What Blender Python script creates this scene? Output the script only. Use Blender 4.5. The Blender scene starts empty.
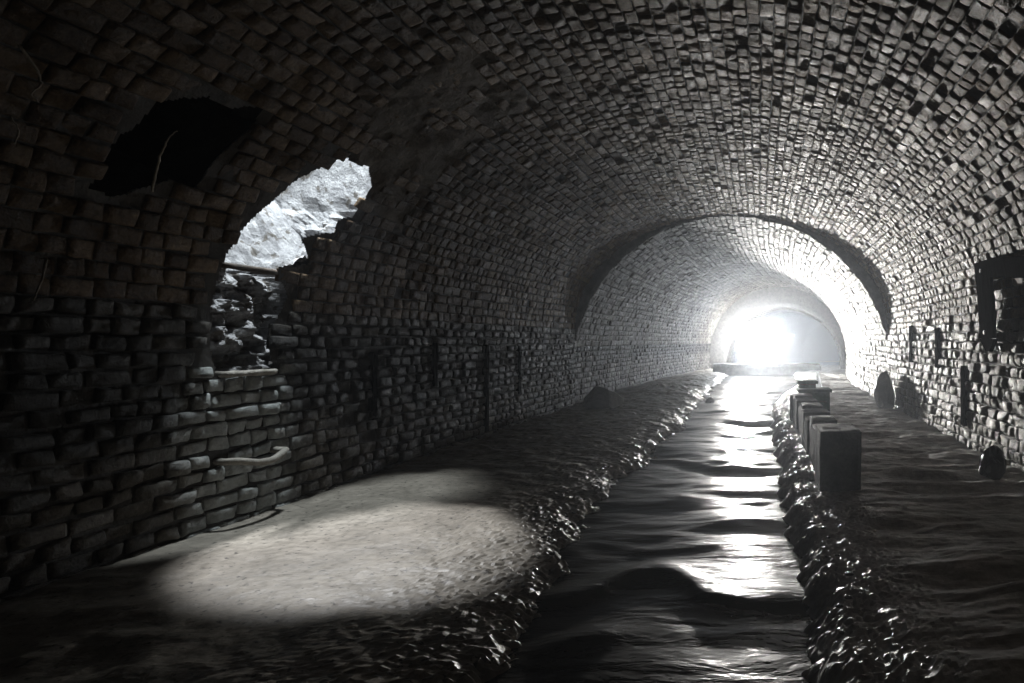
import bpy, math
import numpy as np
from mathutils import Vector, Matrix

rng = np.random.default_rng(11)
SC = bpy.context.scene
COL = SC.collection
HCAM = 1.10          # camera height over the left bank
CX = -0.5            # tunnel centre line
F_PX, VPX, VPY = 600.0, 760.0, 341.0
YJ = 10.4            # where the wide tunnel meets the narrower one
YE = 24.0            # where the second arch stands
WZ = -0.15           # water level

# ------------------------------------------------------------------ noise
_P = np.random.default_rng(5).random((64, 64, 64)).astype(np.float64)

def vnoise(x, y, z):
    x, y, z = np.broadcast_arrays(np.asarray(x, float), np.asarray(y, float), np.asarray(z, float))
    xi, yi, zi = np.floor(x).astype(int), np.floor(y).astype(int), np.floor(z).astype(int)
    fx, fy, fz = x - xi, y - yi, z - zi
    fx = fx * fx * fx * (fx * (fx * 6 - 15) + 10); fy = fy * fy * fy * (fy * (fy * 6 - 15) + 10); fz = fz * fz * fz * (fz * (fz * 6 - 15) + 10)
    r = 0
    for a in (0, 1):
        wa = fx if a else 1 - fx
        for b in (0, 1):
            wb = fy if b else 1 - fy
            for c in (0, 1):
                wc = fz if c else 1 - fz
                r = r + wa * wb * wc * _P[(xi + a) & 63, (yi + b) & 63, (zi + c) & 63]
    return r * 2 - 1

def fbm(x, y, z, octv=4, gain=0.5):
    r, a, f, t = 0, 1.0, 1.0, 0
    for k in range(octv):
        r = r + a * vnoise(x * f + 17.3 * k, y * f + 5.1 * k, z * f + 9.7 * k); t += a
        a *= gain; f *= 2.03
    return r / t

def sstep(a, b, x):
    t = np.clip((np.asarray(x, float) - a) / (b - a), 0, 1)
    return t * t * (3 - 2 * t)

# ------------------------------------------------------------------ mesh helpers
def make_obj(name, verts, faces, mats, parent=None, midx=None, smooth=None):
    me = bpy.data.meshes.new(name)
    me.from_pydata([tuple(map(float, v)) for v in verts], [], [list(map(int, f)) for f in faces])
    mats = mats if isinstance(mats, (list, tuple)) else [mats]
    for m in mats: me.materials.append(m)
    if midx is not None: me.polygons.foreach_set('material_index', np.asarray(midx, np.int32))
    if smooth is not None:
        if smooth is True: smooth = np.ones(len(me.polygons), bool)
        me.polygons.foreach_set('use_smooth', np.asarray(smooth, bool))
    me.update()
    o = bpy.data.objects.new(name, me); COL.objects.link(o)
    if parent: o.parent = parent
    return o

def tag(o, label, cat, group=None, kind=None):
    o['label'] = label; o['category'] = cat
    if group: o['group'] = group
    if kind: o['kind'] = kind
    return o

def struct(o, label=None):
    o['kind'] = 'structure'
    if label: o['label'] = label
    return o

def thing(name, loc, label, cat, group=None, rz=0):
    o = bpy.data.objects.new(name, None); COL.objects.link(o)
    o.location = loc; o.rotation_euler = (0, 0, rz); o.empty_display_size = 0.1
    return tag(o, label, cat, group)

def grid_faces(n, m, off=0, wrap=False):
    f = []
    for i in range(n - 1):
        for j in range(m - (0 if wrap else 1)):
            j2 = (j + 1) % m
            f.append((off + i * m + j, off + i * m + j2, off + (i + 1) * m + j2, off + (i + 1) * m + j))
    return f

def tube(pts, rad, seg=8, closed=False, noise=0.0, seed=0):
    """verts, faces of a round bar along pts (rad may be a list)"""
    pts = [Vector(p) for p in pts]; n = len(pts)
    rad = rad if hasattr(rad, '__len__') else [rad] * n
    V, Fc = [], []
    up = Vector((0.13, 0.21, 0.97)); rr = np.random.default_rng(seed)
    d0 = (pts[1] - pts[0]).normalized()
    nrm = (up - up.dot(d0) * d0).normalized()
    for i, p in enumerate(pts):
        d = (pts[min(i + 1, n - 1)] - pts[max(i - 1, 0)]).normalized()
        nrm = (nrm - nrm.dot(d) * d).normalized(); b = d.cross(nrm)
        for k in range(seg):
            a = 2 * math.pi * k / seg
            r = rad[i] * (1 + noise * rr.uniform(-1, 1))
            V.append(p + r * (math.cos(a) * nrm + math.sin(a) * b))
    Fc = grid_faces(n, seg, 0, True)
    Fc.append(tuple(range(seg - 1, -1, -1))); Fc.append(tuple((n - 1) * seg + k for k in range(seg)))
    return V, Fc

def box_vf(x0, x1, y0, y1, z0, z1, div=(4, 4, 4), bev=0.012, rough=0.006, seed=0, fr=9.0):
    """worn block: a subdivided box with rounded edges and a rough skin"""
    V, Fc = [], []
    idx = {}
    nx, ny, nz = div
    def vert(i, j, k):
        key = (i, j, k)
        if key not in idx:
            idx[key] = len(V); V.append((i / nx, j / ny, k / nz))
        return idx[key]
    for k in (0, nz):
        for i in range(nx):
            for j in range(ny):
                q = [vert(i, j, k), vert(i + 1, j, k), vert(i + 1, j + 1, k), vert(i, j + 1, k)]
                Fc.append(q if k else q[::-1])
    for j in (0, ny):
        for i in range(nx):
            for k in range(nz):
                q = [vert(i, j, k), vert(i + 1, j, k), vert(i + 1, j, k + 1), vert(i, j, k + 1)]
                Fc.append(q[::-1] if j else q)
    for i in (0, nx):
        for j in range(ny):
            for k in range(nz):
                q = [vert(i, j, k), vert(i, j + 1, k), vert(i, j + 1, k + 1), vert(i, j, k + 1)]
                Fc.append(q if i else q[::-1])
    V = np.array(V); size = np.array([x1 - x0, y1 - y0, z1 - z0]); o = np.array([x0, y0, z0])
    edge = ((V < 1e-6) | (V > 1 - 1e-6)).sum(1)
    c = (V - 0.5) * 2
    P = o + V * size
    pull = np.where(edge >= 2, bev, 0)[:, None]
    P = P - np.sign(c) * np.where(np.abs(c) > 1 - 1e-6, pull * 0.7, 0)
    for a in range(3):
        P[:, a] += rough * fbm(P[:, 0] * fr + seed * 3.1 + a * 7, P[:, 1] * fr + seed, P[:, 2] * fr, 3)
    return P, Fc

_ico = {}
def ico(sub):
    if sub not in _ico:
        import bmesh
        bm = bmesh.new(); bmesh.ops.create_icosphere(bm, subdivisions=sub, radius=1.0)
        bm.verts.ensure_lookup_table()
        _ico[sub] = (np.array([v.co[:] for v in bm.verts]), [tuple(v.index for v in f.verts) for f in bm.faces]); bm.free()
    return _ico[sub]

def rock(sx, sy, sz, seed, sub=3, amp=0.3, taper=0.0, cut=True):
    """verts of an angular boulder resting on z=0"""
    v, f = ico(sub)
    n = 1 + amp * fbm(v[:, 0] * 1.3 + seed * 4.7, v[:, 1] * 1.3 + seed, v[:, 2] * 1.3, 4)
    p = v * n[:, None]
    r = np.random.default_rng(seed)
    for k in range(9):                                   # chop flat facets
        d = r.normal(size=3); d /= np.linalg.norm(d); t = r.uniform(0.62, 0.9)
        over = np.maximum(p @ d - t, 0); p = p - over[:, None] * d * 0.85
    p[:, 2] = np.maximum(p[:, 2], -0.75) + 0.75
    p = p * np.array([sx, sy, sz / (p[:, 2].max())])
    if taper: p[:, :2] *= (1 - taper * (p[:, 2:3] / sz) ** 1.3)
    return p, f

# ------------------------------------------------------------------ materials
def new_mat(name):
    m = bpy.data.materials.new(name); m.use_nodes = True
    nt = m.node_tree; nt.nodes.clear()
    out = nt.nodes.new('ShaderNodeOutputMaterial'); b = nt.nodes.new('ShaderNodeBsdfPrincipled')
    nt.links.new(b.outputs[0], out.inputs[0])
    return m, nt, b

def N(nt, t, **kw):
    n = nt.nodes.new(t)
    for k, v in kw.items():
        if k.startswith('i_'): n.inputs[k[2:].replace('_', ' ')].default_value = v
        else: setattr(n, k, v)
    return n

def noise_tex(nt, scale, detail=6, rough=0.6, coord=None, dist=0.0, stretch=None):
    tc = coord or N(nt, 'ShaderNodeTexCoord').outputs['Object']
    if stretch:
        mp = N(nt, 'ShaderNodeMapping'); mp.inputs['Scale'].default_value = stretch
        nt.links.new(tc, mp.inputs[0]); tc = mp.outputs[0]
    n = N(nt, 'ShaderNodeTexNoise'); n.inputs['Scale'].default_value = scale
    n.inputs['Detail'].default_value = detail; n.inputs['Roughness'].default_value = rough; n.inputs['Distortion'].default_value = dist
    nt.links.new(tc, n.inputs['Vector'])
    return n.outputs[0]

def ramp(nt, fac, stops):
    r = N(nt, 'ShaderNodeValToRGB'); e = r.color_ramp.elements
    while len(e) < len(stops): e.new(0.5)
    for q, (p, c) in zip(e, stops):
        q.position = p; q.color = (c if len(c) == 4 else tuple(c) + (1,)) if hasattr(c, '__len__') else (c, c, c, 1)
    nt.links.new(fac, r.inputs[0])
    return r.outputs[0]

def mix(nt, fac, a, b, mode='MIX'):
    m = N(nt, 'ShaderNodeMix', data_type='RGBA', blend_type=mode)
    for s, v in ((m.inputs[0], fac), (m.inputs[6], a), (m.inputs[7], b)):
        if hasattr(v, 'is_output') or isinstance(v, bpy.types.NodeSocket): nt.links.new(v, s)
        elif hasattr(v, '__len__'): s.default_value = tuple(v) + (1,) if len(v) == 3 else v
        else: s.default_value = v
    return m.outputs[2]

def math_n(nt, op, a, b=0.0):
    m = N(nt, 'ShaderNodeMath', operation=op)
    for s, v in ((m.inputs[0], a), (m.inputs[1], b)):
        if isinstance(v, bpy.types.NodeSocket): nt.links.new(v, s)
        else: s.default_value = v
    return m.outputs[0]

def bump(nt, b, h, strength=0.5, dist=0.01, prev=None):
    n = N(nt, 'ShaderNodeBump'); n.inputs['Strength'].default_value = strength; n.inputs['Distance'].default_value = dist
    nt.links.new(h, n.inputs['Height'])
    if prev: nt.links.new(prev, n.inputs['Normal'])
    nt.links.new(n.outputs[0], b.inputs['Normal'])
    return n.outputs[0]

def brick_mat(name, dark, light, slime=0.0, white=0.25, rough=0.62, bumpd=0.008, slime_z=(0.42, 0.62, 1.05, 1.35), lit_patch=False, spec=0.35):
    m, nt, b = new_mat(name)
    geo = N(nt, 'ShaderNodeNewGeometry')
    tc = N(nt, 'ShaderNodeTexCoord').outputs['Object']
    isl = geo.outputs['Random Per Island']
    base = ramp(nt, isl, [(0.0, dark), (0.55, tuple(0.55 * d + 0.45 * l for d, l in zip(dark, light))), (1.0, light)])
    big = noise_tex(nt, 0.9, 5, 0.6, tc)
    base = mix(nt, ramp(nt, big, [(0.38, 0), (0.62, 1)]), mix(nt, 1.0, base, (0.5, 0.47, 0.44), 'MULTIPLY'), base)
    fine = noise_tex(nt, 38, 6, 0.7, tc)
    base = mix(nt, 0.75, base, ramp(nt, fine, [(0.3, 0.25), (0.7, 1.2)]), 'MULTIPLY')
    lime = noise_tex(nt, 6.5, 8, 0.72, tc, 0.6)
    base = mix(nt, math_n(nt, 'MULTIPLY', ramp(nt, lime, [(0.60, 0), (0.72, 1)]), white), base, (0.42, 0.40, 0.36))
    if slime > 0:                       # black tide-mark band of dried silt along the wall
        sx = N(nt, 'ShaderNodeSeparateXYZ'); nt.links.new(tc, sx.inputs[0])
        wob = noise_tex(nt, 1.6, 6, 0.65, tc)
        zz = math_n(nt, 'ADD', sx.outputs[2], math_n(nt, 'MULTIPLY', math_n(nt, 'SUBTRACT', wob, 0.5), 0.8))
        z0, z1, z2, z3 = [q / 2.0 for q in slime_z]
        band = ramp(nt, math_n(nt, 'MULTIPLY', zz, 0.5), [(max(z0, 0), 0), (z1, 1), (z2, 1), (z3, 0)])
        base = mix(nt, math_n(nt, 'MULTIPLY', band, slime), base, (0.012, 0.011, 0.010))
    if lit_patch:                            # pale brick patch below the niche, soft shaft light painted into its colour
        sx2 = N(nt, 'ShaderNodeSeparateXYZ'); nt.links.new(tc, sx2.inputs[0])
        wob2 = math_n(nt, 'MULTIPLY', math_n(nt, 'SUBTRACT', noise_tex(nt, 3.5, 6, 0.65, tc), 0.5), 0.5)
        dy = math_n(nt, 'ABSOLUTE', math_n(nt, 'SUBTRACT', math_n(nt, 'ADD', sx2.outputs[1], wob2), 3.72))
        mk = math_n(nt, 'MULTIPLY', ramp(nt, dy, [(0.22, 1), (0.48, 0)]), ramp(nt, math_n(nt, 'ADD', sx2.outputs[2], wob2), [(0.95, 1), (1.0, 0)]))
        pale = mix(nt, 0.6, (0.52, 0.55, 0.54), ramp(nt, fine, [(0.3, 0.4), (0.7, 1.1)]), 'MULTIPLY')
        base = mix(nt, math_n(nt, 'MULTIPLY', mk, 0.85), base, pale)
    nt.links.new(base, b.inputs['Base Color'])
    nt.links.new(ramp(nt, lime, [(0.3, rough - 0.18), (0.7, rough + 0.2)]), b.inputs['Roughness'])
    b.inputs['Specular IOR Level'].default_value = spec
    med = noise_tex(nt, 16, 8, 0.75, tc, 0.3)
    p = bump(nt, b, med, 1.0, bumpd * 3.5)
    bump(nt, b, fine, 1.0, bumpd * 1.0, p)
    return m

def rough_mat(name, c1, c2, scale=8, rough=0.7, bs=0.8, bd=0.02, spec=0.4, spots=None, metallic=0.0, stretch=None, rlo=None):
    m, nt, b = new_mat(name)
    tc = N(nt, 'ShaderNodeTexCoord').outputs['Object']
    n1 = noise_tex(nt, scale, 8, 0.65, tc, 0.2, stretch)
    n2 = noise_tex(nt, scale * 6.5, 6, 0.7, tc)
    base = ramp(nt, n1, [(0.3, c1), (0.7, c2)])
    base = mix(nt, 0.6, base, ramp(nt, n2, [(0.3, 0.4), (0.68, 1.15)]), 'MULTIPLY')
    if spots:
        n3 = noise_tex(nt, spots[0], 5, 0.6, tc, 0.4)
        base = mix(nt, ramp(nt, n3, [(spots[1], 0), (spots[1] + 0.07, 1)]), base, spots[2])
    nt.links.new(base, b.inputs['Base Color'])
    nt.links.new(ramp(nt, n2, [(0.3, rough if rlo is None else rlo), (0.7, min(1, rough + 0.15))]), b.inputs['Roughness'])
    b.inputs['Specular IOR Level'].default_value = spec; b.inputs['Metallic'].default_value = metallic
    p = bump(nt, b, n1, bs, bd)
    bump(nt, b, n2, bs * 0.8, bd * 0.3, p)
    return m

def emit_mat(name, col, strength):
    m, nt, b = new_mat(name)
    b.inputs['Base Color'].default_value = (0.9, 0.9, 0.9, 1)
    b.inputs['Emission Color'].default_value = tuple(col) + (1,); b.inputs['Emission Strength'].default_value = strength
    return m

M_VAULT = brick_mat('vault_brick', (0.105, 0.066, 0.036), (0.295, 0.207, 0.125), 0.0, 0.30, spec=0.15)
M_LEFT = brick_mat('left_wall_brick', (0.08, 0.07, 0.058), (0.22, 0.20, 0.17), 0.93, 0.35, lit_patch=True)
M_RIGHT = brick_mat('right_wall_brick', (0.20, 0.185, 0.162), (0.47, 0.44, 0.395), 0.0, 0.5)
M_FARB = brick_mat('far_brick', (0.065, 0.057, 0.050), (0.17, 0.155, 0.135), 0.0, 0.35, spec=0.12)
M_FARL = brick_mat('far_left_brick', (0.07, 0.062, 0.056), (0.20, 0.185, 0.17), 0.85, 0.4, spec=0.15, slime_z=(0.5, 0.75, 1.3, 1.75))
M_MORTAR = rough_mat('dark_mortar', (0.035, 0.03, 0.026), (0.09, 0.08, 0.068), 14, 0.75, 0.9, 0.02)
M_MORTARL = rough_mat('silted_mortar', (0.02, 0.018, 0.016), (0.055, 0.05, 0.045), 14, 0.7, 0.9, 0.02)
M_PARGE = rough_mat('crumbling_render', (0.07, 0.057, 0.043), (0.17, 0.14, 0.11), 9, 0.8, 1.0, 0.03)
M_SHAFT = rough_mat('limewashed_rubble', (0.20, 0.20, 0.21), (0.52, 0.52, 0.53), 9, 0.8, 1.0, 0.03, 0.2, spots=(11, 0.57, (0.12, 0.11, 0.10)))
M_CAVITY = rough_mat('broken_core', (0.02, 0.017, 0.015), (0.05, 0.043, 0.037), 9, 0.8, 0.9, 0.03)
M_FACE = rough_mat('ring_face_brick', (0.05, 0.045, 0.04), (0.11, 0.10, 0.09), 9, 0.75, 0.8, 0.02)
M_FLOORL = rough_mat('silty_concrete', (0.17, 0.155, 0.13), (0.34, 0.31, 0.265), 3.2, 0.5, 0.6, 0.02, 0.35, spots=(32, 0.59, (0.05, 0.045, 0.04)), rlo=0.36)
M_FLOORR = rough_mat('wet_ledge', (0.28, 0.275, 0.27), (0.58, 0.575, 0.56), 5, 0.45, 0.7, 0.010, 0.6, rlo=0.34)
M_BED = rough_mat('channel_silt', (0.02, 0.018, 0.014), (0.05, 0.045, 0.035), 5, 0.6, 0.8, 0.02)
M_BLOCK = rough_mat('weathered_concrete', (0.06, 0.06, 0.06), (0.14, 0.14, 0.135), 6, 0.7, 0.8, 0.015)
M_STONE = rough_mat('wet_stone', (0.02, 0.02, 0.02), (0.06, 0.058, 0.055), 7, 0.4, 0.8, 0.02, 0.5, rlo=0.28)
M_CRATE = rough_mat('green_painted_steel', (0.05, 0.085, 0.065), (0.12, 0.17, 0.14), 6, 0.75, 0.5, 0.008, 0.12)
M_IRON = rough_mat('rusted_iron', (0.03, 0.024, 0.02), (0.085, 0.062, 0.045), 14, 0.6, 0.6, 0.008, 0.4)
M_IRONW = rough_mat('lime_crusted_iron', (0.20, 0.185, 0.16), (0.42, 0.40, 0.36), 18, 0.7, 0.9, 0.012, 0.3)
M_TIMBER = rough_mat('black_timber', (0.006, 0.006, 0.006), (0.016, 0.015, 0.015), 8, 0.95, 0.8, 0.015, 0.0, stretch=(4, 4, 0.6))
M_ROOT = rough_mat('pale_root', (0.20, 0.17, 0.13), (0.42, 0.37, 0.30), 20, 0.8, 0.6, 0.006)
M_BLACK = rough_mat('black_plastic', (0.015, 0.015, 0.016), (0.03, 0.03, 0.032), 30, 0.45, 0.2, 0.002)

def water_mat():
    m, nt, b = new_mat('murky_water')
    b.inputs['Base Color'].default_value = (0.022, 0.021, 0.016, 1)
    b.inputs['Roughness'].default_value = 0.26
    b.inputs['IOR'].default_value = 1.33
    b.inputs['Specular IOR Level'].default_value = 0.55
    n = noise_tex(nt, 5.5, 4, 0.55, None, 0.3, (0.55, 1.3, 1))
    bump(nt, b, n, 0.5, 0.035)
    return m
M_WATER = water_mat()

def plastic_mat():
    m, nt, b = new_mat('milky_sheet')
    b.inputs['Base Color'].default_value = (0.8, 0.82, 0.84, 1); b.inputs['Roughness'].default_value = 0.35
    b.inputs['Transmission Weight'].default_value = 0.5
    return m
M_SHEET = plastic_mat()
_nt = M_SHEET.node_tree; _tr = _nt.nodes.new('ShaderNodeBsdfTranslucent'); _tr.inputs[0].default_value = (0.9, 0.93, 0.95, 1)
_mx = _nt.nodes.new('ShaderNodeMixShader'); _mx.inputs[0].default_value = 0.7
_o = next(q for q in _nt.nodes if q.type == 'OUTPUT_MATERIAL'); _p = next(q for q in _nt.nodes if q.type == 'BSDF_PRINCIPLED')
_nt.links.new(_p.outputs[0], _mx.inputs[1]); _nt.links.new(_tr.outputs[0], _mx.inputs[2]); _nt.links.new(_mx.outputs[0], _o.inputs[0])

# ------------------------------------------------------------------ tunnel profiles  (x relative to centre, z), walked left base -> crown -> right base
def resample(P, n):
    P = np.asarray(P, float); d = np.r_[0, np.cumsum(np.hypot(*np.diff(P, axis=0).T))]
    s = np.linspace(0, d[-1], n)
    return np.c_[np.interp(s, d, P[:, 0]), np.interp(s, d, P[:, 1])]

A_N, B_N, Z_N = 2.72, 2.0, 1.3
def near_profile():
    t = np.linspace(math.pi, 0, 400)
    arc = np.c_[A_N * np.cos(t), Z_N + B_N * np.sin(t)]
    return resample(np.vstack([[(-A_N, -0.4)], arc, [(A_N, -0.4)]]), 1500)
def circ_profile(R, zc):
    t0 = math.asin((-0.45 - zc) / R)
    t = np.linspace(math.pi - t0, t0, 1200)
    return resample(np.c_[R * np.cos(t), zc + R * np.sin(t)], 1500)

class Prof:
    def __init__(s, P):
        s.P = P; d = np.diff(P, axis=0); s.s = np.r_[0, np.cumsum(np.hypot(d[:, 0], d[:, 1]))]; s.L = s.s[-1]
        t = np.gradient(P, axis=0); t /= np.linalg.norm(t, axis=1)[:, None]
        s.n = np.c_[t[:, 1], -t[:, 0]]          # points into the tunnel
    def at(s, q):
        q = np.clip(q, 0, s.L)
        return [np.interp(q, s.s, a) for a in (s.P[:, 0], s.P[:, 1], s.n[:, 0], s.n[:, 1])]

NEAR, FAR, END = Prof(near_profile()), Prof(circ_profile(2.78, 0.5)), Prof(circ_profile(2.3, 0.16))
def c_far(Y): return CX + 0.0068 * np.maximum(np.asarray(Y, float) - YJ, 0) ** 2
def c_near(Y): return CX + 0 * np.asarray(Y, float)
def c_end(Y):
    d = np.maximum(np.asarray(Y, float) - YE, 0)
    return 0.95 + 0.10 * d + 0.006 * d * d

def surf(px, py):
    """where the sight line through a picture point meets the near tunnel lining: (s, Y)"""
    dx, dz = (px - VPX) / F_PX, (VPY - py) / F_PX
    Y = np.linspace(0.8, 12, 6000); X = dx * Y - CX; Z = HCAM + dz * Y
    inside = np.where(Z < Z_N, np.abs(X) < A_N, (X / A_N) ** 2 + ((Z - Z_N) / B_N) ** 2 < 1)
    k = int(np.argmax(~inside)); y = Y[k]; x, z = X[k], Z[k]
    j = int(np.argmin((NEAR.P[:, 0] - x) ** 2 + (NEAR.P[:, 1] - z) ** 2))
    return NEAR.s[j], y
def surf_poly(pts): return np.array([surf(*p) for p in pts])

def in_poly(poly, x, y):
    x, y = np.asarray(x), np.asarray(y); r = np.zeros(x.shape, bool); n = len(poly)
    for i in range(n):
        x0, y0 = poly[i]; x1, y1 = poly[(i + 1) % n]
        if y0 == y1: continue
        c = ((y0 > y) != (y1 > y)) & (x < (x1 - x0) * (y - y0) / (y1 - y0) + x0)
        r ^= c
    return r

SHAFT_PX = [(214, 374), (271, 373), (269, 330), (287, 298), (276, 268), (309, 265), (301, 238), (334, 233), (338, 222), (354, 216), (373, 186), (369, 169), (346, 157), (325, 165), (300, 178), (270, 204), (245, 225), (225, 255), (212, 300), (211, 340)]
CAV_PX = [(88, 190), (104, 150), (132, 126), (160, 100), (205, 96), (236, 108), (266, 106), (252, 128), (228, 148), (208, 170), (196, 188), (168, 180), (140, 188), (112, 200)]
PATCH_PX = [(352, 176), (372, 112), (410, 78), (470, 44), (490, 42), (512, 78), (528, 92), (520, 120), (470, 150), (430, 190), (400, 230), (376, 214)]
def ragged(P, seed, amp=0.016):
    Q = np.vstack([P[i] + (P[(i + 1) % len(P)] - P[i]) * f for i in range(len(P)) for f in (0, 0.25, 0.5, 0.75)])
    return Q + amp * np.c_[vnoise(Q[:, 0] * 19, Q[:, 1] * 19, seed), vnoise(Q[:, 0] * 19, Q[:, 1] * 19, seed + 4.5)]
SHAFT_P, CAV_P, PATCH_P = ragged(surf_poly(SHAFT_PX), 1.2), ragged(surf_poly(CAV_PX), 2.7), surf_poly(PATCH_PX)

def px_line_s(prof, z, side):
    i = np.where((prof.P[:, 0] < 0) if side < 0 else (prof.P[:, 0] > 0))[0]
    return prof.s[i[np.argmin(np.abs(prof.P[i, 1] - z))]]

# ------------------------------------------------------------------ brick lining
def lining(name, prof, cen, s0, s1, Y0, Y1, course, lens, mats, holes=(), patches=(), relief=(0.014, 0.04), miss=0.03, ds=0.05, ysteps=None, seed=0, joint=0.012, jit=1.0, fine=True):
    r = np.random.default_rng(seed)
    V, Fc, MI = [], [], []
    # backing sheet of mortar
    ns = max(2, int((s1 - s0) / ds) + 1)
    S = np.linspace(s0, s1, ns); Y = ysteps if ysteps is not None else np.linspace(Y0, Y1, int((Y1 - Y0) / 0.12) + 1)
    SS, YY = np.meshgrid(S, Y, indexing='ij')
    x, z, nx, nz = prof.at(SS)
    h = 0.008 * fbm(SS * 7, YY * 7, seed + 0.0 * SS, 4)
    for p in patches: h = h + in_poly(p, SS, YY) * (0.022 * fbm(SS * 5, YY * 5, 3.0 + 0 * SS, 4) + 0.004)
    V.append(np.stack([cen(YY) + x + nx * h, YY, z + nz * h], -1).reshape(-1, 3))
    gm = np.arange(ns * len(Y)).reshape(ns, len(Y))
    q = np.stack([gm[:-1, :-1], gm[1:, :-1], gm[1:, 1:], gm[:-1, 1:]], -1).reshape(-1, 4)
    sc = (SS[:-1, :-1] + SS[1:, 1:]).ravel() / 2; yc = (YY[:-1, :-1] + YY[1:, 1:]).ravel() / 2
    keep = np.ones(len(q), bool)
    for p in holes: keep &= ~in_poly(p, sc, yc)
    q = q[keep]
    Fc += [tuple(a) for a in q.tolist()]
    pm_ = np.zeros(len(sc), bool)
    for p in patches: pm_ |= in_poly(p, sc, yc)
    MI += np.where(pm_[keep], 2, 1).tolist()
    off = ns * len(Y)
    nc = max(1, int(round((s1 - s0) / course))); ch = (s1 - s0) / nc
    recs = []
    for i in range(nc):
        y = Y0 - r.uniform(0, lens[1]); lift = r.normal(0, 0.0025) + (0.008 if r.random() < 0.10 else 0)
        while y < Y1:
            L = r.uniform(lens[0], lens[1]) if r.random() < 0.65 else lens[0]
            a, b2 = max(y, Y0), min(y + L, Y1)
            if b2 - a > 0.05: recs.append((s0 + i * ch, s0 + (i + 1) * ch, a, b2, lift))
            y += L
    R = np.array(recs); n = len(R)
    sm, ym = (R[:, 0] + R[:, 1]) / 2, (R[:, 2] + R[:, 3]) / 2
    ok = r.random(n) > miss * (1 + 2.5 * (fbm(sm * 0.9, ym * 0.9, 3.3 + seed, 3) > 0.22))
    for p in holes:
        cnt = 0
        for ds_, dy_ in ((0.3, 0.3), (0.3, 0.7), (0.7, 0.3), (0.7, 0.7)):
            cnt = cnt + in_poly(p, R[:, 0] + (R[:, 1] - R[:, 0]) * ds_, R[:, 2] + (R[:, 3] - R[:, 2]) * dy_)
        ok &= cnt < 1
    low = np.zeros(n, bool)
    for p in patches: low |= in_poly(p, sm, ym)
    ok &= ~(low & (r.random(n) < 0.6))
    R, sm, ym, low = R[ok], sm[ok], ym[ok], low[ok]; n = len(R)
    relv = r.uniform(relief[0], relief[1], n) + R[:, 4] + 0.012 * np.maximum(0, fbm(sm * 1.7, ym * 1.7, 8.8 + seed, 3)) + (r.random(n) < 0.03) * r.uniform(0.006, 0.02, n)
    relv = np.where(low, relv * 0.35 + 0.004, relv); relv = np.maximum(relv, 0.004)
    js = joint * r.uniform(0.5, 1.4, (n, 4))
    a0, a1, b0, b1 = R[:, 0] + js[:, 0] / 2, R[:, 1] - js[:, 1] / 2, R[:, 2] + js[:, 2] / 2, R[:, 3] - js[:, 3] / 2
    # wear: waviness of the courses
    wav = 0.018 * fbm(ym * 0.6, sm * 0.4, 1.1 + seed, 2)
    a0, a1 = a0 + wav, a1 + wav
    nu, nv = (5, 6) if fine else (4, 4)
    U = np.array([0, 0.13, 0.5, 0.87, 1]) if fine else np.array([0, 0.14, 0.86, 1])
    W = np.array([0, 0.09, 0.36, 0.64, 0.91, 1]) if fine else np.array([0, 0.1, 0.9, 1])
    uu, ww = np.meshgrid(U, W, indexing='ij'); uu, ww = uu.ravel(), ww.ravel()
    eu, ew = (uu < 1e-6) | (uu > 1 - 1e-6), (ww < 1e-6) | (ww > 1 - 1e-6)
    cj = r.normal(0, 0.0042 * jit, (n, 4, 2))                    # each corner of each brick worn differently
    bl = np.stack([(1 - uu) * (1 - ww), uu * (1 - ww), uu * ww, (1 - uu) * ww], 1)
    s_ = a0[:, None] + (a1 - a0)[:, None] * uu + np.einsum('kc,nc->nk', bl, cj[:, :, 0])
    y_ = b0[:, None] + (b1 - b0)[:, None] * ww + np.einsum('kc,nc->nk', bl, cj[:, :, 1])
    hf = np.where(eu & ew, 0.40, np.where(eu | ew, 0.62, 1.0))
    tilt = np.einsum('kc,nc->nk', bl, r.normal(0, 0.0035 * jit, (n, 4)))
    h_ = relv[:, None] * hf + tilt
    h_ += (0.009 * fbm(s_ * 13 + 3.1 * sm[:, None], y_ * 13, seed + 0 * s_, 2) + 0.007 * fbm(s_ * 41, y_ * 41, 5.0 + seed + 0 * s_, 2)) * np.where(eu | ew, 0.7, 1.0) * jit * np.minimum(1, relv[:, None] / 0.014)
    s_ += 0.004 * jit * fbm(s_ * 31, y_ * 31, 9.0 + 0 * s_, 2); y_ = np.clip(y_, Y0 - 0.01, Y1)
    bd = [(0, k) for k in range(nv)] + [(k, nv - 1) for k in range(1, nu)] + [(nu - 1, k) for k in range(nv - 2, -1, -1)] + [(k, 0) for k in range(nu - 2, 0, -1)]
    bi = np.array([a * nv + b for a, b in bd]); nb = len(bi)
    S2 = np.concatenate([s_, s_[:, bi]], 1); Y2 = np.concatenate([y_, y_[:, bi]], 1); H2 = np.concatenate([h_, np.full((n, nb), -0.02)], 1)
    x, z, nx, nz = prof.at(S2)
    P = np.stack([cen(Y2) + x + nx * H2, Y2, z + nz * H2], -1)
    V.append(P.reshape(-1, 3))
    loc = grid_faces(nu, nv)
    loc = [(a, d, c, b) for a, b, c, d in loc]
    for k in range(nb):
        l = (k + 1) % nb; loc.append((bi[k], bi[l], nu * nv + l, nu * nv + k))
    base = off + (nu * nv + nb) * np.arange(n)
    allf = (base[:, None, None] + np.array(loc)[None]).reshape(-1, 4)
    Fc += allf.tolist(); MI += [0] * len(allf)
    sm_f = np.ones(len(Fc), bool)
    return struct(make_obj(name, np.vstack(V), Fc, mats, None, MI, sm_f))

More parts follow.
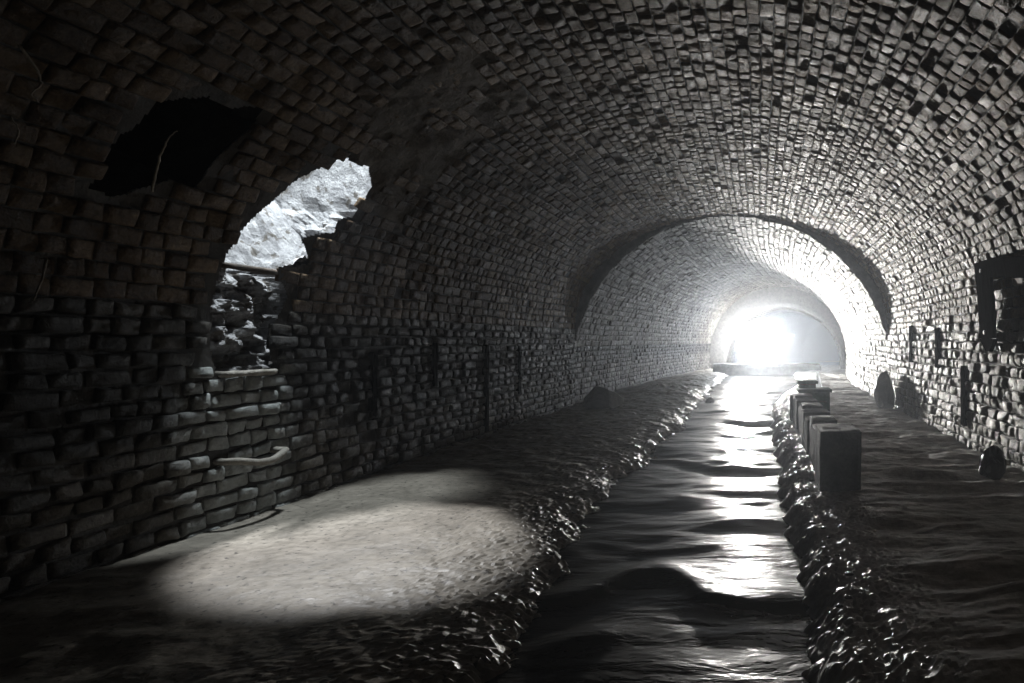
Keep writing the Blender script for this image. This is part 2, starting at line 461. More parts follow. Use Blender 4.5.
ysN = np.unique(np.r_[np.linspace(-2.2, 2.0, 36), np.arange(2.0, 2.4, 0.03), np.arange(2.4, 4.6, 0.012), np.arange(4.6, 5.4, 0.03), np.linspace(5.4, YJ, 45)])
sL, sR = px_line_s(NEAR, 1.3, -1), px_line_s(NEAR, 1.3, 1)
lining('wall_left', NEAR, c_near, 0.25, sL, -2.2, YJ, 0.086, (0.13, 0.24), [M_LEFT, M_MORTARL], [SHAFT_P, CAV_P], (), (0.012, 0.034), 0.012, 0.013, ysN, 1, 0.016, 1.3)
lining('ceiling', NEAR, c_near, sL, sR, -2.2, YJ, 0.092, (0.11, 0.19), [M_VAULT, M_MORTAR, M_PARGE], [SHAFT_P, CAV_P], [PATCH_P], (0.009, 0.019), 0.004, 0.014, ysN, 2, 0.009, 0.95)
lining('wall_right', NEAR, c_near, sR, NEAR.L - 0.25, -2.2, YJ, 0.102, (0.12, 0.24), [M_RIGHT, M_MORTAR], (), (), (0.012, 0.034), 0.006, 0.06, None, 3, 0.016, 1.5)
fL, fR = px_line_s(FAR, 1.0, -1), px_line_s(FAR, 1.0, 1)
lining('wall_far_left', FAR, c_far, 0.1, fL, YJ, YE, 0.1, (0.14, 0.25), [M_FARL, M_MORTAR], (), (), (0.010, 0.03), 0.02, 0.08, None, 4, fine=False)
lining('ceiling_far', FAR, c_far, fL, fR, YJ, YE, 0.11, (0.16, 0.26), [M_FARB, M_MORTAR], (), (), (0.006, 0.022), 0.015, 0.08, None, 5, 0.009, fine=False)
lining('wall_far_right', FAR, c_far, fR, FAR.L - 0.1, YJ, YE, 0.1, (0.14, 0.25), [M_FARB, M_MORTAR], (), (), (0.010, 0.03), 0.02, 0.08, None, 6, fine=False)
lining('wall_end_passage', END, c_end, 0.05, END.L - 0.05, YE, 44.0, 0.13, (0.22, 0.4), [M_FARB, M_MORTAR], (), (), (0.006, 0.02), 0.02, 0.12, np.linspace(YE, 44, 60), 7, fine=False)

# the stepped brick rings where the bores change size, and the far end
def ring_face(name, pa, ca, pb, cb, y0, y1, mat, lab):
    n = 200
    A = np.array([np.interp(np.linspace(0, pa.L, n), pa.s, pa.P[:, k]) for k in (0, 1)]).T
    An = np.array([np.interp(np.linspace(0, pa.L, n), pa.s, pa.n[:, k]) for k in (0, 1)]).T
    A = A - An * 0.25
    B = np.array([np.interp(np.linspace(0, pb.L, n), pb.s, pb.P[:, k]) for k in (0, 1)]).T
    V = []
    m = 6
    for k in range(m + 1):
        t = k / m
        P = A * (1 - t) + B * t; X = P[:, 0] + ca * (1 - t) + cb * t
        nz = 0.012 * fbm(X * 6, P[:, 1] * 6, y0 + 0 * X, 3)
        V += [(x, y0 - 0.01 + d, z) for x, z, d in zip(X, P[:, 1], nz)]
    V += [(x + cb, y1, z) for x, z in B]
    return struct(make_obj(name, V, [f for f in grid_faces(m + 2, n)], mat, None, None, True), lab)
ring_face('trim_1', NEAR, CX, FAR, CX, YJ, YJ + 0.35, M_FACE, 'dark stepped brick ring where the vault narrows')
ring_face('trim_2', FAR, float(c_far(YE)), END, float(c_end(YE)), YE, YE + 0.3, M_FACE, 'stepped ring of the second arch')
pe = END.P[::25]
struct(make_obj('wall_end', [(x + float(c_end(44.0)), 43.95 + 0.05 * math.sin(9 * z), z) for x, z in pe], [tuple(range(len(pe)))], M_FACE))

# ------------------------------------------------------------------ shaft pocket behind the opening, with its lower chase
def in_tunnel(x, z, m=0.0):
    X = np.abs(x - CX); return np.where(z < Z_N, X < A_N - m, (X / (A_N - m)) ** 2 + ((z - Z_N) / (B_N - m)) ** 2 < 1)
def build_shaft():
    V, Fc, MI = [], [], []
    nz, na = 110, 150
    zz = np.linspace(1.5, 4.3, nz); aa = np.linspace(0, 2 * math.pi, na, endpoint=False)
    Z, A = np.meshgrid(zz, aa, indexing='ij')
    cx, cy = -3.25 - 0.12 * (Z - 2), 4.02 + 0.03 * (Z - 2) + 0.9 * np.maximum(Z - 2.75, 0)
    ca, sa = np.cos(A), np.sin(A); k = (np.abs(ca) ** 2.6 + np.abs(sa) ** 2.6) ** (-1 / 2.6)
    X, Y = cx + 0.60 * k * ca, cy + 0.56 * k * sa
    rg = 1 - sstep(2.3, 2.65, Z + 0.9 * (Y - 4.1))
    n1 = fbm(X * 7, Y * 7, Z * 9, 4)
    blocks = np.floor(Z / 0.11); st = vnoise(blocks * 3.7, np.floor(A * 3.2 + blocks * 0.37) * 2.3, 0.5)
    d = 0.014 * n1 + rg * (0.12 * n1 + 0.07 * st)
    X, Y = X - d * ca, Y - d * sa
    keepv = ~in_tunnel(X, Z, -0.012)
    V = np.stack([X, Y, Z], -1).reshape(-1, 3)
    for i in range(nz - 1):
        for j in range(na):
            j2 = (j + 1) % na
            if keepv[i, j] and keepv[i, j2] and keepv[i + 1, j] and keepv[i + 1, j2]:
                Fc.append((i * na + j, i * na + j2, (i + 1) * na + j2, (i + 1) * na + j))
    # rubble floor of the pocket, falling towards the tunnel
    off = len(V); gx, gy = np.meshgrid(np.linspace(-3.95, -3.0, 48), np.linspace(3.4, 4.6, 60), indexing='ij')
    bz = 1.52 + 0.40 * sstep(-3.3, -3.8, gx) + 0.30 * sstep(3.95, 4.5, gy)
    st = vnoise(np.floor(gx / 0.13) * 2.7, np.floor(gy / 0.17) * 1.9, 4.0)
    gz = bz + 0.08 * st + 0.16 * fbm(gx * 7, gy * 7, 2.0, 5, 0.6)
    kv = ~in_tunnel(gx, gz, -0.01)
    slot = (gy > 3.56) & (gy < 4.10) & (gx > -3.40)
    V = np.vstack([V, np.stack([gx, gy, gz], -1).reshape(-1, 3)])
    for i in range(47):
        for j in range(59):
            if kv[i, j] and kv[i + 1, j] and kv[i, j + 1] and kv[i + 1, j + 1] and not (slot[i, j] and slot[i + 1, j + 1]):
                a = off + i * 60 + j; Fc.append((a, a + 60, a + 61, a + 1))
    # chase: shallow rough niche cut down from the pocket
    off = len(V); gy, gz = np.meshgrid(np.linspace(3.40, 4.30, 90), np.linspace(0.80, 1.55, 96), indexing='ij')
    edge = np.minimum.reduce([sstep(3.50, 3.60, gy), 1 - sstep(4.03, 4.12, gy), sstep(0.84, 0.93, gz)])
    n1 = fbm(gy * 9, gz * 11, 7.0, 5)
    st = vnoise(np.floor(gy / 0.16 + np.floor(gz / 0.085) * 0.5) * 2.3, np.floor(gz / 0.085) * 3.1, 6.0)
    gx = -3.24 - 0.10 * edge + (0.10 * n1 + 0.04 * st) * edge
    V = np.vstack([V, np.stack([gx, gy, gz], -1).reshape(-1, 3)])
    Fc += grid_faces(90, 96, off)
    return struct(make_obj('wall_shaft', V, Fc, M_SHAFT, None, None, None), 'pale limewashed rubble lining of the lit shaft')
build_shaft()

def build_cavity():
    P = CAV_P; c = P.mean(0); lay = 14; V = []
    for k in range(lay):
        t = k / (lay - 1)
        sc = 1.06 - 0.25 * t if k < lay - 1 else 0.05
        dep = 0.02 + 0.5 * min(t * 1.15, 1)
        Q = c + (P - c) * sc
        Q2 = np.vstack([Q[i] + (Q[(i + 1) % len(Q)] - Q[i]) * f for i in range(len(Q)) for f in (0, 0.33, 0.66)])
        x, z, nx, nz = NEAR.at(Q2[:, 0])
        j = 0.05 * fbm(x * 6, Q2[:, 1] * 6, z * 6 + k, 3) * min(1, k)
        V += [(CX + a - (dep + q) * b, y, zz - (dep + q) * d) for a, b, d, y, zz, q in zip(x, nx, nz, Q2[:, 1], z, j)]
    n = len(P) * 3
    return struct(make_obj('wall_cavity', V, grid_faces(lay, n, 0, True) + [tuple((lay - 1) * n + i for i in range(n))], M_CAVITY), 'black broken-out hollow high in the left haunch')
build_cavity()

# ------------------------------------------------------------------ banks, channel bed, water
def left_edge(Y): return -0.98 - 0.26 * sstep(2.3, 5, Y) + 0.10 * fbm(np.asarray(Y) * 0.7, 3.0, 0.5, 3) + 0.07 * fbm(np.asarray(Y) * 3.1, 1.0, 0.2, 3)
def right_edge(Y): return 0.285 + 1.05 * sstep(10, 19, Y) + 0.05 * fbm(np.asarray(Y) * 0.8, 7.0, 0.5, 3) + 0.04 * fbm(np.asarray(Y) * 3.3, 4.0, 0.9, 3)
def ysteps_floor():
    y = [-2.2]
    while y[-1] < YE + 4: y.append(y[-1] + max(0.016, 0.0055 * abs(y[-1])) if y[-1] > 1.2 else y[-1] + 0.06)
    return np.array(y)
YS = ysteps_floor()

def wall_x(Y, side):
    z = 0.0
    h = np.where(Y < YJ, A_N, math.sqrt(2.78 ** 2 - 0.25)); c = np.where(Y < YJ, CX, c_far(Y))
    h = np.where(Y > YE, 2.6, h); c = np.where(Y > YE, c_end(Y), c)
    return c + side * (h + 0.12)

def left_bank():
    n = 150; t = np.linspace(0, 1, n)
    w = wall_x(YS, -1); e = np.maximum(left_edge(YS) + 0.38, w + 0.3)
    X = w[:, None] + (e - w)[:, None] * t[None]; Y = np.repeat(YS[:, None], n, 1)
    d = (left_edge(YS)[:, None] + 0.0) - X                       # distance from the water line
    Z = 0.0 + 0.02 * fbm(X * 1.1, Y * 1.1, 0.5, 3) + 0.006 * fbm(X * 9, Y * 9, 2.0, 4)
    rough = np.exp(-np.maximum(d - 0.05, 0) / 0.35)
    far = sstep(4.2, 6.5, Y)
    Z += rough * (1 - 0.65 * sstep(4.5, 8, Y)) * (0.02 * fbm(X * 6, Y * 7, 4.0, 4) + 0.05 * np.abs(fbm(X * 25, Y * 22, 6.0, 5, 0.65))) - 0.13 * np.exp(-np.maximum(d, 0) / 0.33)
    Z += far * (0.034 * fbm(X * 1.8, Y * 7, 9.0, 4, 0.55) + 0.022 * fbm(X * 9, Y * 14, 3.0, 3))
    Z += 0.03 * sstep(2.6, 1.6, Y + 0.5 * (X + 2)) * fbm(X * 4, Y * 4, 12.0, 4)
    Z += 0.14 * np.exp(-((X + 2.0) / 0.55) ** 2 - ((Y - 13.3) / 1.0) ** 2) * (1 + 0.5 * fbm(X * 5, Y * 5, 1, 3))   # low silt heap
    Z -= 0.26 * sstep(0.10, -0.38, d + 0.12 * fbm(X * 7, Y * 7, 8.0, 5, 0.6))
    return struct(make_obj('floor', np.stack([X, Y, Z], -1).reshape(-1, 3), grid_faces(len(YS), n), M_FLOORL, None, None, None), 'silty concrete bank along the left wall')
left_bank()

def right_bank():
    n = 150; t = np.linspace(0, 1, n)
    w = wall_x(YS, 1); e = np.minimum(right_edge(YS) - 0.34, w - 0.3)
    X = e[:, None] + (w - e)[:, None] * (t[None] ** 1.25); Y = np.repeat(YS[:, None], n, 1)
    d = X - right_edge(YS)[:, None]
    Z = 0.012 * fbm(X * 1.2, Y * 1.2, 5.5, 3)
    rough = np.exp(-((d - 0.12) / 0.26) ** 2)
    Z += rough * (0.025 * fbm(X * 9, Y * 9, 14.0, 4) + 0.030 * np.abs(fbm(X * 26, Y * 24, 16.0, 4, 0.7)) + 0.012 * fbm(X * 55, Y * 50, 3.0, 2)) - 0.02 * rough
    Z += (1 - rough) * (0.058 * fbm(X * 1.5, Y * 5, 19.0, 3, 0.4) + 0.012 * fbm(X * 7, Y * 17, 13.0, 3))
    Z -= 0.34 * sstep(0.07, -0.30, d + 0.07 * fbm(X * 7, Y * 7, 18.0, 4))
    return struct(make_obj('floor_ledge', np.stack([X, Y, Z], -1).reshape(-1, 3), grid_faces(len(YS), n), M_FLOORR, None, None, None), 'wet stone ledge along the right wall')
right_bank()
yb = np.linspace(-2.2, 44, 90); xb = np.linspace(-4.2, 8.5, 60)
GX, GY = np.meshgrid(xb, yb, indexing='xy')
struct(make_obj('floor_channel', np.stack([GX, GY, -0.42 + 0.04 * fbm(GX * 2, GY * 2, 1, 3)], -1).reshape(-1, 3), grid_faces(90, 60), M_BED, None, None, True), 'silt bed under the stream')

def build_water():
    n = 190; t = np.linspace(0, 1, n)
    ys = [-2.2]
    while ys[-1] < 22.2: ys.append(ys[-1] + (max(0.016, 0.006 * ys[-1]) if ys[-1] > 1.0 else 0.06))
    ys = np.array(ys)
    a, b = left_edge(ys) - 0.3, right_edge(ys) + 0.34
    X = a[:, None] + (b - a)[:, None] * t[None]; Y = np.repeat(ys[:, None], n, 1)
    wx = X + 0.25 * fbm(X * 0.9, Y * 0.9, 3.0, 2); wy = Y + 0.30 * fbm(X * 1.1, Y * 0.8, 7.0, 2)
    Z = WZ + 0.036 * fbm(wx * 0.8, wy * 1.55, 1.0, 2) + 0.020 * fbm(wx * 1.6, wy * 3.4, 5.0, 2) + 0.004 * fbm(X * 5, Y * 9, 9.0, 2) * sstep(3.0, 6.0, Y)
    calm = 1 - 0.75 * sstep(3.3, 2.7, Y); Z = WZ + (Z - WZ) * calm
    yc = 2.86 + 0.40 * np.exp(-((X + 0.57) / 0.24) ** 2) + 0.05 * fbm(X * 3, 0.3, 0.7, 2)
    Z += 0.034 * np.exp(-((Y - yc) / np.where(Y > yc, 0.16, 0.10)) ** 2) * (0.75 + 0.5 * fbm(X * 2.2, 4.0, 1.0, 2))
    yc2 = 2.52 + 0.05 * np.sin(9 * X); Z += 0.022 * np.exp(-((Y - yc2) / 0.10) ** 2 - ((X + 0.75) / 0.16) ** 2)
    o = make_obj('water', np.stack([X, Y, Z], -1).reshape(-1, 3), grid_faces(len(ys), n), M_WATER, None, None, True)
    return tag(o, 'dark rippled stream running down the middle of the tunnel', 'water', None, 'stuff')
build_water()

# ------------------------------------------------------------------ low wall of blocks beside the stream
def block(name, x0, x1, y0, y1, z0, z1, seed, mat, label, cat, group=None, div=(5, 6, 6), rough=0.010, bev=0.008):
    cx, cy = (x0 + x1) / 2, (y0 + y1) / 2
    P, Fc = box_vf(x0 - cx, x1 - cx, y0 - cy, y1 - cy, 0, z1 - z0, div, bev, rough, seed)
    o = make_obj(name, P, Fc, mat); o.location = (cx, cy, z0)
    return tag(o, label, cat, group)
block('concrete_block', 0.44, 0.75, 4.40, 4.86, -0.06, 0.435, 3, M_BLOCK, 'big dark concrete block at the near end of the low wall', 'block', None, (10, 10, 10), 0.008, 0.006)
yy = 5.02
LB = ['low kerb block next behind the big near block', 'second kerb block behind the big near block', 'third kerb block behind the big near block', 'middle kerb block in the low wall, fourth behind the big block',
      'fifth kerb block behind the big near block', 'third kerb block in front of the green crates', 'second kerb block in front of the green crates', 'kerb block touching the tall end block by the crates']
for i in range(8):
    L = 0.385; top = 0.36 + 0.03 * math.sin(i * 2.1) - 0.0 * i
    block('kerb_block', 0.46 + 0.012 * math.sin(i * 1.7), 0.72 + 0.02 * math.cos(i * 2.3), yy, yy + L - 0.02, -0.06, top, 10 + i, M_BLOCK, LB[i], 'block', 'kerb blocks of the low wall')
    yy += L + 0.025
block('end_block', 0.42, 0.58, 8.36, 8.56, -0.06, 0.34, 31, M_BLOCK, 'upright slab at the far end of the low wall, left of the crates', 'block')
# green steel boxes stacked behind the wall
def crate(name, x0, x1, y0, y1, z0, z1, seed, label, lid=True):
    cx, cy = (x0 + x1) / 2, (y0 + y1) / 2; t = thing(name, (cx, cy, z0), label, 'box', 'green boxes by the low wall')
    hx, hy, h = (x1 - x0) / 2, (y1 - y0) / 2, z1 - z0
    P, Fc = box_vf(-hx, hx, -hy, hy, 0, h - 0.045, (4, 4, 4), 0.006, 0.003, seed); make_obj('body', P, Fc, M_CRATE, t)
    P, Fc = box_vf(-hx - 0.03, hx + 0.03, -hy - 0.03, hy + 0.03, h - 0.05, h, (4, 4, 2), 0.006, 0.003, seed + 1); make_obj('lid', P, Fc, M_CRATE, t)
    for s in (-1, 1):
        V, F2 = tube([(s * hx * 0.5 - 0.05, -hy - 0.005, h * 0.55), (s * hx * 0.5 - 0.04, -hy - 0.03, h * 0.55), (s * hx * 0.5 + 0.04, -hy - 0.03, h * 0.55), (s * hx * 0.5 + 0.05, -hy - 0.005, h * 0.55)], 0.006, 6)
        make_obj('handle', V, F2, M_IRON, t)
    return t
crate('steel_box', 0.58, 1.02, 8.72, 9.1, 0.0, 0.40, 41, 'lower green steel box with lid behind the low wall')
crate('steel_box', 0.57, 0.82, 8.76, 9.04, 0.406, 0.52, 43, 'small green box stacked on the lower green box')

def crumple():
    v, f = ico(3)
    p = v * (1 + 0.45 * fbm(v[:, 0] * 2.1, v[:, 1] * 2.1, v[:, 2] * 2.1, 4))[:, None] * np.array([0.11, 0.09, 0.30])
    p[:, 0] *= 1 - 0.55 * sstep(-0.1, 0.3, p[:, 2]); p[:, 2] = np.maximum(p[:, 2], -0.27) + 0.27
    o = make_obj('plastic_sheet', p, f, M_SHEET); o.location = (0.93, 9.6, 0.0)
    return tag(o, 'glowing crumpled milky plastic sheet standing behind the green boxes', 'plastic sheet')
crumple()

# ------------------------------------------------------------------ boulders and loose stones
def put_rock(name, loc, s, seed, label, cat='rock', group=None, sub=4, amp=0.3, taper=0.0, rz=0.0):
    p, f = rock(*s, seed, sub, amp, taper)
    o = make_obj(name, p, f, M_STONE); o.location = loc; o.rotation_euler = (0, 0, rz)
    return tag(o, label, cat, group)
put_rock('boulder', (1.86, 4.80, -0.02), (0.095, 0.10, 0.29), 37, 'dark upright rock on the ledge at the foot of the right wall', amp=0.5, taper=0.1)
put_rock('boulder', (2.02, 9.75, -0.02), (0.20, 0.20, 0.64), 9, 'tall black boulder leaning on the right wall below the ring', taper=0.45)
put_rock('boulder', (-2.62, 9.95, -0.02), (0.36, 0.3, 0.38), 15, 'broad black boulder against the left wall below the ring', taper=0.3)
put_rock('boulder', (-1.02, 12.2, -0.24), (0.10, 0.10, 0.2), 21, 'small dark rock poking out of the stream beyond the ring')
rr = np.random.default_rng(77)
protos = [rock(1, 0.85, 0.75, 100 + k, 2, 0.35) for k in range(6)]
pm = []
for k, (p, f) in enumerate(protos):
    me = bpy.data.meshes.new('loose_stone'); me.from_pydata([tuple(map(float, q)) for q in p], [], f); me.materials.append(M_STONE); pm.append(me)
def scatter(n, fx, fy, size, label, group, zf):
    for i in range(n):
        Y = fy(); X = fx(Y); s = size()
        o = bpy.data.objects.new('loose_stone', pm[int(rr.integers(6))]); COL.objects.link(o)
        o.location = (X, Y, zf(X, Y) - s * 0.25); o.scale = (s, s, s * rr.uniform(0.6, 1)); o.rotation_euler = (0, 0, rr.uniform(0, 6.28))
        tag(o, label, 'stone', group)
def zr(X, Y): return -0.34 * float(sstep(0.07, -0.30, X - float(right_edge(Y))))
def zl(X, Y): return -0.40 * float(sstep(0.22, -0.38, float(left_edge(Y)) - X))
scatter(34, lambda Y: float(right_edge(Y)) + rr.uniform(0.0, 0.13), lambda: rr.uniform(2.1, 8.2), lambda: rr.uniform(0.010, 0.028),
        'small wet stone in the rubble edge between stream and low wall', 'loose stones on the right stream edge', zr)
scatter(30, lambda Y: float(left_edge(Y)) - rr.uniform(-0.02, 0.16), lambda: rr.uniform(2.4, 6.5), lambda: rr.uniform(0.010, 0.022),
        'small wet stone on the left bank beside the stream', 'loose stones on the left bank', zl)

# ------------------------------------------------------------------ step irons in the chase, pipe, roots
def wall_pt(px, py, off=0.0):
    s, y = surf(px, py); x, z, nx, nz = NEAR.at(np.array([s])); return (CX + x[0] + nx[0] * off, y, z[0] + nz[0] * off)
def step_iron(y0, y1, z, out, sag, rad, label, mat, bend=0.0):
    xw = -3.22
    pts = [(xw - 0.25, y0, z + 0.01), (xw + out * 0.5, y0 + 0.0, z), ]
    n = 9
    for k in range(n + 1):
        t = k / n; pts.append((xw + out * (1 + bend * math.sin(math.pi * t)), y0 + 0.02 + (y1 - y0 - 0.04) * t, z - sag * math.sin(math.pi * t)))
    pts += [(xw + out * 0.5, y1, z), (xw - 0.25, y1, z + 0.01)]
    V, Fc = tube(pts, rad, 10, noise=0.14, seed=int(z * 100))
    return tag(make_obj('step_iron', V, Fc, mat, None, None, True), label, 'step iron', 'step irons in the wall')
step_iron(3.57, 3.98, 1.555, 0.015, 0.0, 0.019, 'topmost iron rung across the niche under the lit shaft', M_IRON)
step_iron(3.58, 3.96, 0.90, 0.03, 0.0, 0.02, 'pale iron rung across the sill of the niche', M_IRONW)
step_iron(3.55, 3.95, 0.385, 0.11, 0.035, 0.021, 'bent loop-shaped rung sticking out of the wall near the floor', M_IRONW, 0.35)
def root(pts, r, label, seed):
    P = [wall_pt(px, py, o) for px, py, o in pts]
    Q = []
    for a, b in zip(P[:-1], P[1:]):
        for k in range(5): Q.append(Vector(a).lerp(Vector(b), k / 5))
    Q.append(Vector(P[-1])); q = np.random.default_rng(seed)
    Q = [v + Vector(q.normal(0, 0.0015, 3)) for v in Q]
    V, Fc = tube(Q, [r * (1 - 0.6 * k / len(Q)) for k in range(len(Q))], 6, noise=0.2, seed=seed)
    return tag(make_obj('hanging_root', V, Fc, M_ROOT, None, None, True), label, 'root', 'roots hanging from the vault')
root([(146, 190, 0.03), (147, 165, 0.05), (149, 140, 0.08), (153, 124, 0.10), (160, 119, 0.10)], 0.006, 'thin pale root curling across the black hollow', 1)
root([(12, 40, 0.03), (24, 62, 0.06), (30, 74, 0.06), (20, 88, 0.05), (28, 96, 0.05)], 0.005, 'pale curly root at the left edge near the crown', 2)
root([(4, 112, 0.03), (8, 124, 0.05), (6, 140, 0.04)], 0.004, 'short pale root at the left edge beside the black hollow', 3)
root([(40, 258, 0.03), (30, 280, 0.05), (22, 300, 0.05)], 0.005, 'pale root hanging low on the left haunch', 4)

# ------------------------------------------------------------------ right wall ironwork and dark upright strips on both walls
t = thing('iron_bracket', (2.135, 5.81, 1.12), 'black iron bracket plate with side arm high on the right wall', 'bracket')
P, Fc = box_vf(-0.02, 0.02, -0.35, 0.0, 0.0, 0.73, (2, 4, 10), 0.005, 0.004, 51); P[:, 0] -= 0.05 * (P[:, 2] / 0.73) ** 2; make_obj('upright', P, Fc, M_TIMBER, t)
P, Fc = box_vf(-0.02, 0.02, -1.7, -0.34, 0.56, 0.735, (2, 16, 3), 0.005, 0.004, 52); P[:, 0] -= 0.05 * (P[:, 2] / 0.73) ** 2; P[:, 2] += 0.115 * (P[:, 1] + 0.34); make_obj('arm', P, Fc, M_TIMBER, t)
V = [(-0.012, -0.35, 0.0), (0.035, -0.35, 0.0), (0.035, 0, 0.0), (-0.012, 0, 0.0), (0.0, -0.22, -0.12), (0.035, -0.22, -0.12), (0.035, -0.13, -0.12), (0.0, -0.13, -0.12)]
make_obj('foot', V, [(0, 1, 5, 4), (1, 2, 6, 5), (2, 3, 7, 6), (3, 0, 4, 7), (4, 5, 6, 7), (3, 2, 1, 0)], M_TIMBER, t)
for z, q in ((0.06, -0.02), (0.64, -0.055)):
    V, Fc = tube([(q - 0.015, -0.17, z), (q + 0.02, -0.17, z)], 0.02, 8); make_obj('bolt', V, Fc, M_IRON, t)

def strip(side, px, py0, py1, prot, label, group):
    hw = 0.06 if side > 0 else 0.035
    if side < 0: prot -= 0.01
    X = CX + side * A_N; Y = F_PX * X / (px - VPX)
    z0, z1 = HCAM + (VPY - py1) / F_PX * Y, HCAM + (VPY - py0) / F_PX * Y
    P, Fc = box_vf(-prot, 0.03, -hw, hw, 0, z1 - z0, (2, 2, 12), 0.008, 0.01, int(abs(px)), 6)
    if side < 0: P[:, 0] *= -1; Fc = [f[::-1] for f in Fc]
    o = make_obj('timber_strip', P, Fc, M_TIMBER); o.location = (X, Y, z0)
    return tag(o, label, 'timber strip', group)
g = 'upright strips on the right wall'
strip(1, 967, 365, 426, 0.055, 'longest dark upright timber strip on the right wall, left of the upright rock', g)
strip(1, 940, 328, 368, 0.055, 'short dark upright strip on the right wall between bracket and ring', g)
strip(1, 913, 325, 362, 0.05, 'slim upright strip on the right wall next to the ring', g)
g = 'upright strips on the left wall'
strip(-1, 517, 346, 394, 0.055, 'dark upright strip on the left wall nearest the ring', g)
strip(-1, 484, 345, 432, 0.06, 'tall dark upright strip on the left wall, second from the ring', g)
strip(-1, 432, 342, 386, 0.06, 'dark upright strip on the left wall, third from the ring', g)
strip(-1, 371, 352, 420, 0.05, 'dark upright strip on the left wall nearest the lit niche', g)

# ------------------------------------------------------------------ sill under the far arch, and the lamp behind it
P, Fc = box_vf(-1.75, 2.25, 22.15, 22.5, -0.42, 0.27, (40, 4, 6), 0.03, 0.03, 61, 3)
struct(make_obj('trim_3', P, Fc, M_BLOCK), 'low concrete sill across the stream under the far arch')

LAMP = Vector((-0.59, 22.95, 1.12))
t = thing('work_lamp', (LAMP.x, LAMP.y, -0.40), 'dazzling white work lamp standing under the far arch', 'lamp')
lz = LAMP.z + 0.40
V, Fc = tube([(0, 0, 0.35), (0, 0, lz - 0.14)], 0.008, 10); make_obj('pole', V, Fc, M_BLACK, t)
for k in range(3):
    a = k * 2.094 + 0.4
    V, Fc = tube([(0, 0, 0.5), (0.32 * math.cos(a), 0.32 * math.sin(a), 0.0)], 0.012, 8); make_obj('leg', V, Fc, M_BLACK, t)
vv, ff = ico(3); M_BULB = emit_mat('lamp_glow', (0.88, 0.94, 1.0), 250.0)
make_obj('bulb', vv * 0.13 + np.array([0, 0, lz]), ff, M_BULB, t, None, True)
V, Fc = tube([(0, 0, lz - 0.2), (0, 0, lz - 0.12)], [0.05, 0.06], 14); make_obj('socket', V, Fc, M_BLACK, t)
V, Fc = tube([(0.0, 0, 0), (1.45, 0, 0)], 0.03, 12)
o = make_obj('glow_bar', V, Fc, emit_mat('bar_glow', (0.85, 0.92, 1.0), 1.6)); o.location = (LAMP.x + 0.45, 22.95, 1.32)  # emissive bar along the thin bright streak beside the lamp
tag(o, 'slim glowing bar reaching sideways from the work lamp', 'light')

def light(name, kind, loc, power, col, radius, rot=None, **kw):
    d = bpy.data.lights.new(name, kind); d.energy = power; d.color = col
    if kind in ('POINT', 'SPOT'): d.shadow_soft_size = radius
    for k, v in kw.items(): setattr(d, k, v)
    o = bpy.data.objects.new(name, d); COL.objects.link(o); o.location = loc
    if rot is not None: o.rotation_euler = rot
    return o
def aim(frm, to): return (Vector(to) - Vector(frm)).to_track_quat('-Z', 'Y').to_euler()
light('lamp_light', 'POINT', LAMP, 6500, (0.88, 0.94, 1.0), 0.14)
light('lamp_beam', 'SPOT', LAMP, 185000, (1.0, 0.97, 0.925), 0.14, aim(LAMP, (LAMP.x + 4.4, LAMP.y - 11.0, 0.3)), spot_size=math.radians(59), spot_blend=1.0)
SL = (-3.4, 4.68, 3.15)
light('shaft_daylight', 'SPOT', SL, 950, (0.97, 0.98, 1.0), 0.07, aim(SL, (-2.2, 3.40, 0)), spot_size=math.radians(27), spot_blend=0.4)
SP = (-3.06, 4.2, 3.3)
light('niche_fill', 'SPOT', SP, 380, (0.88, 0.96, 1.0), 0.10, aim(SP, (-3.3, 3.8, 1.0)), spot_size=math.radians(84), spot_blend=0.7)  # second lamp, added to brighten the niche and the wall below

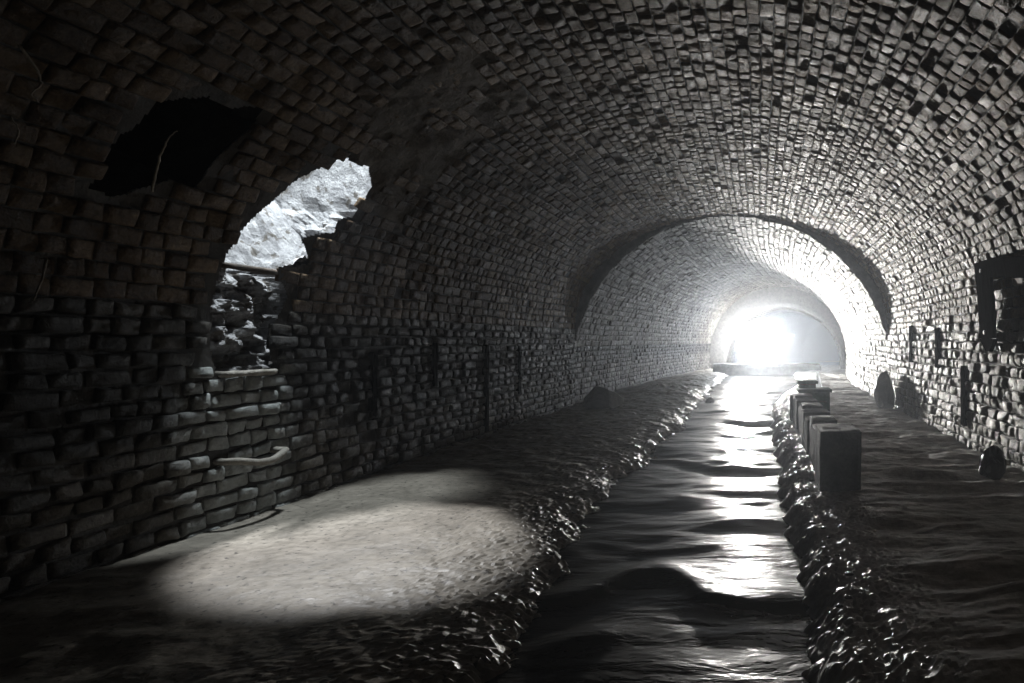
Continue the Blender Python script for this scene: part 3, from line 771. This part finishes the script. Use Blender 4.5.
# ------------------------------------------------------------------ air: thin mist in the tunnel, black outside
w = bpy.data.worlds.new('tunnel_air'); SC.world = w; w.use_nodes = True
nt = w.node_tree; nt.nodes.clear()
wo = nt.nodes.new('ShaderNodeOutputWorld'); bg = nt.nodes.new('ShaderNodeBackground')
bg.inputs[0].default_value = (0.5, 0.6, 0.7, 1); bg.inputs[1].default_value = 0.0
nt.links.new(bg.outputs[0], wo.inputs[0])
vs = nt.nodes.new('ShaderNodeVolumeScatter'); vs.inputs['Color'].default_value = (0.86, 0.92, 1.0, 1)
vs.inputs['Density'].default_value = 0.0027; vs.inputs['Anisotropy'].default_value = 0.72
nt.links.new(vs.outputs[0], wo.inputs['Volume'])

def haze():
    m = bpy.data.materials.new('passage_mist'); m.use_nodes = True; nt = m.node_tree; nt.nodes.clear()
    o = nt.nodes.new('ShaderNodeOutputMaterial'); v = nt.nodes.new('ShaderNodeVolumeScatter')
    v.inputs['Color'].default_value = (0.62, 0.78, 1.0, 1); v.inputs['Density'].default_value = 0.095; v.inputs['Anisotropy'].default_value = 0.0
    nt.links.new(v.outputs[0], o.inputs['Volume'])
    V, n = [], 0
    P = END.P[::30] * 0.97
    ys = np.linspace(YE + 0.35, 43.0, 8); n = len(P)
    for y in ys: V += [(x + float(c_end(y)), y, z) for x, z in P]
    ob = make_obj('haze', V, grid_faces(8, n, 0, True) + [tuple(range(n - 1, -1, -1)), tuple(7 * n + i for i in range(n))], m)
    tag(ob, 'blue-grey mist hanging in the passage beyond the far arch', 'mist', None, 'stuff')
haze()

# ------------------------------------------------------------------ camera
cd = bpy.data.cameras.new('camera'); cam = bpy.data.objects.new('camera', cd); COL.objects.link(cam)
cd.sensor_width = 36.0; cd.sensor_fit = 'HORIZONTAL'; cd.lens = 36.0 * F_PX / 1024.0
cd.shift_x = -(VPX - 512) / 1024.0; cd.shift_y = -(341.5 - VPY) / 1024.0
cd.clip_start = 0.05; cd.clip_end = 200
cam.location = (0, 0, HCAM); cam.rotation_euler = (math.radians(90), 0, 0)
SC.camera = cam
vsn = SC.view_settings
vsn.view_transform = 'Standard'; vsn.look = 'None'; vsn.exposure = 0.0; vsn.gamma = 1.0; vsn.use_curve_mapping = False
SC.cycles.use_denoising = True
SC.cycles.max_bounces = 6; SC.cycles.diffuse_bounces = 1; SC.cycles.glossy_bounces = 2; SC.cycles.volume_bounces = 0
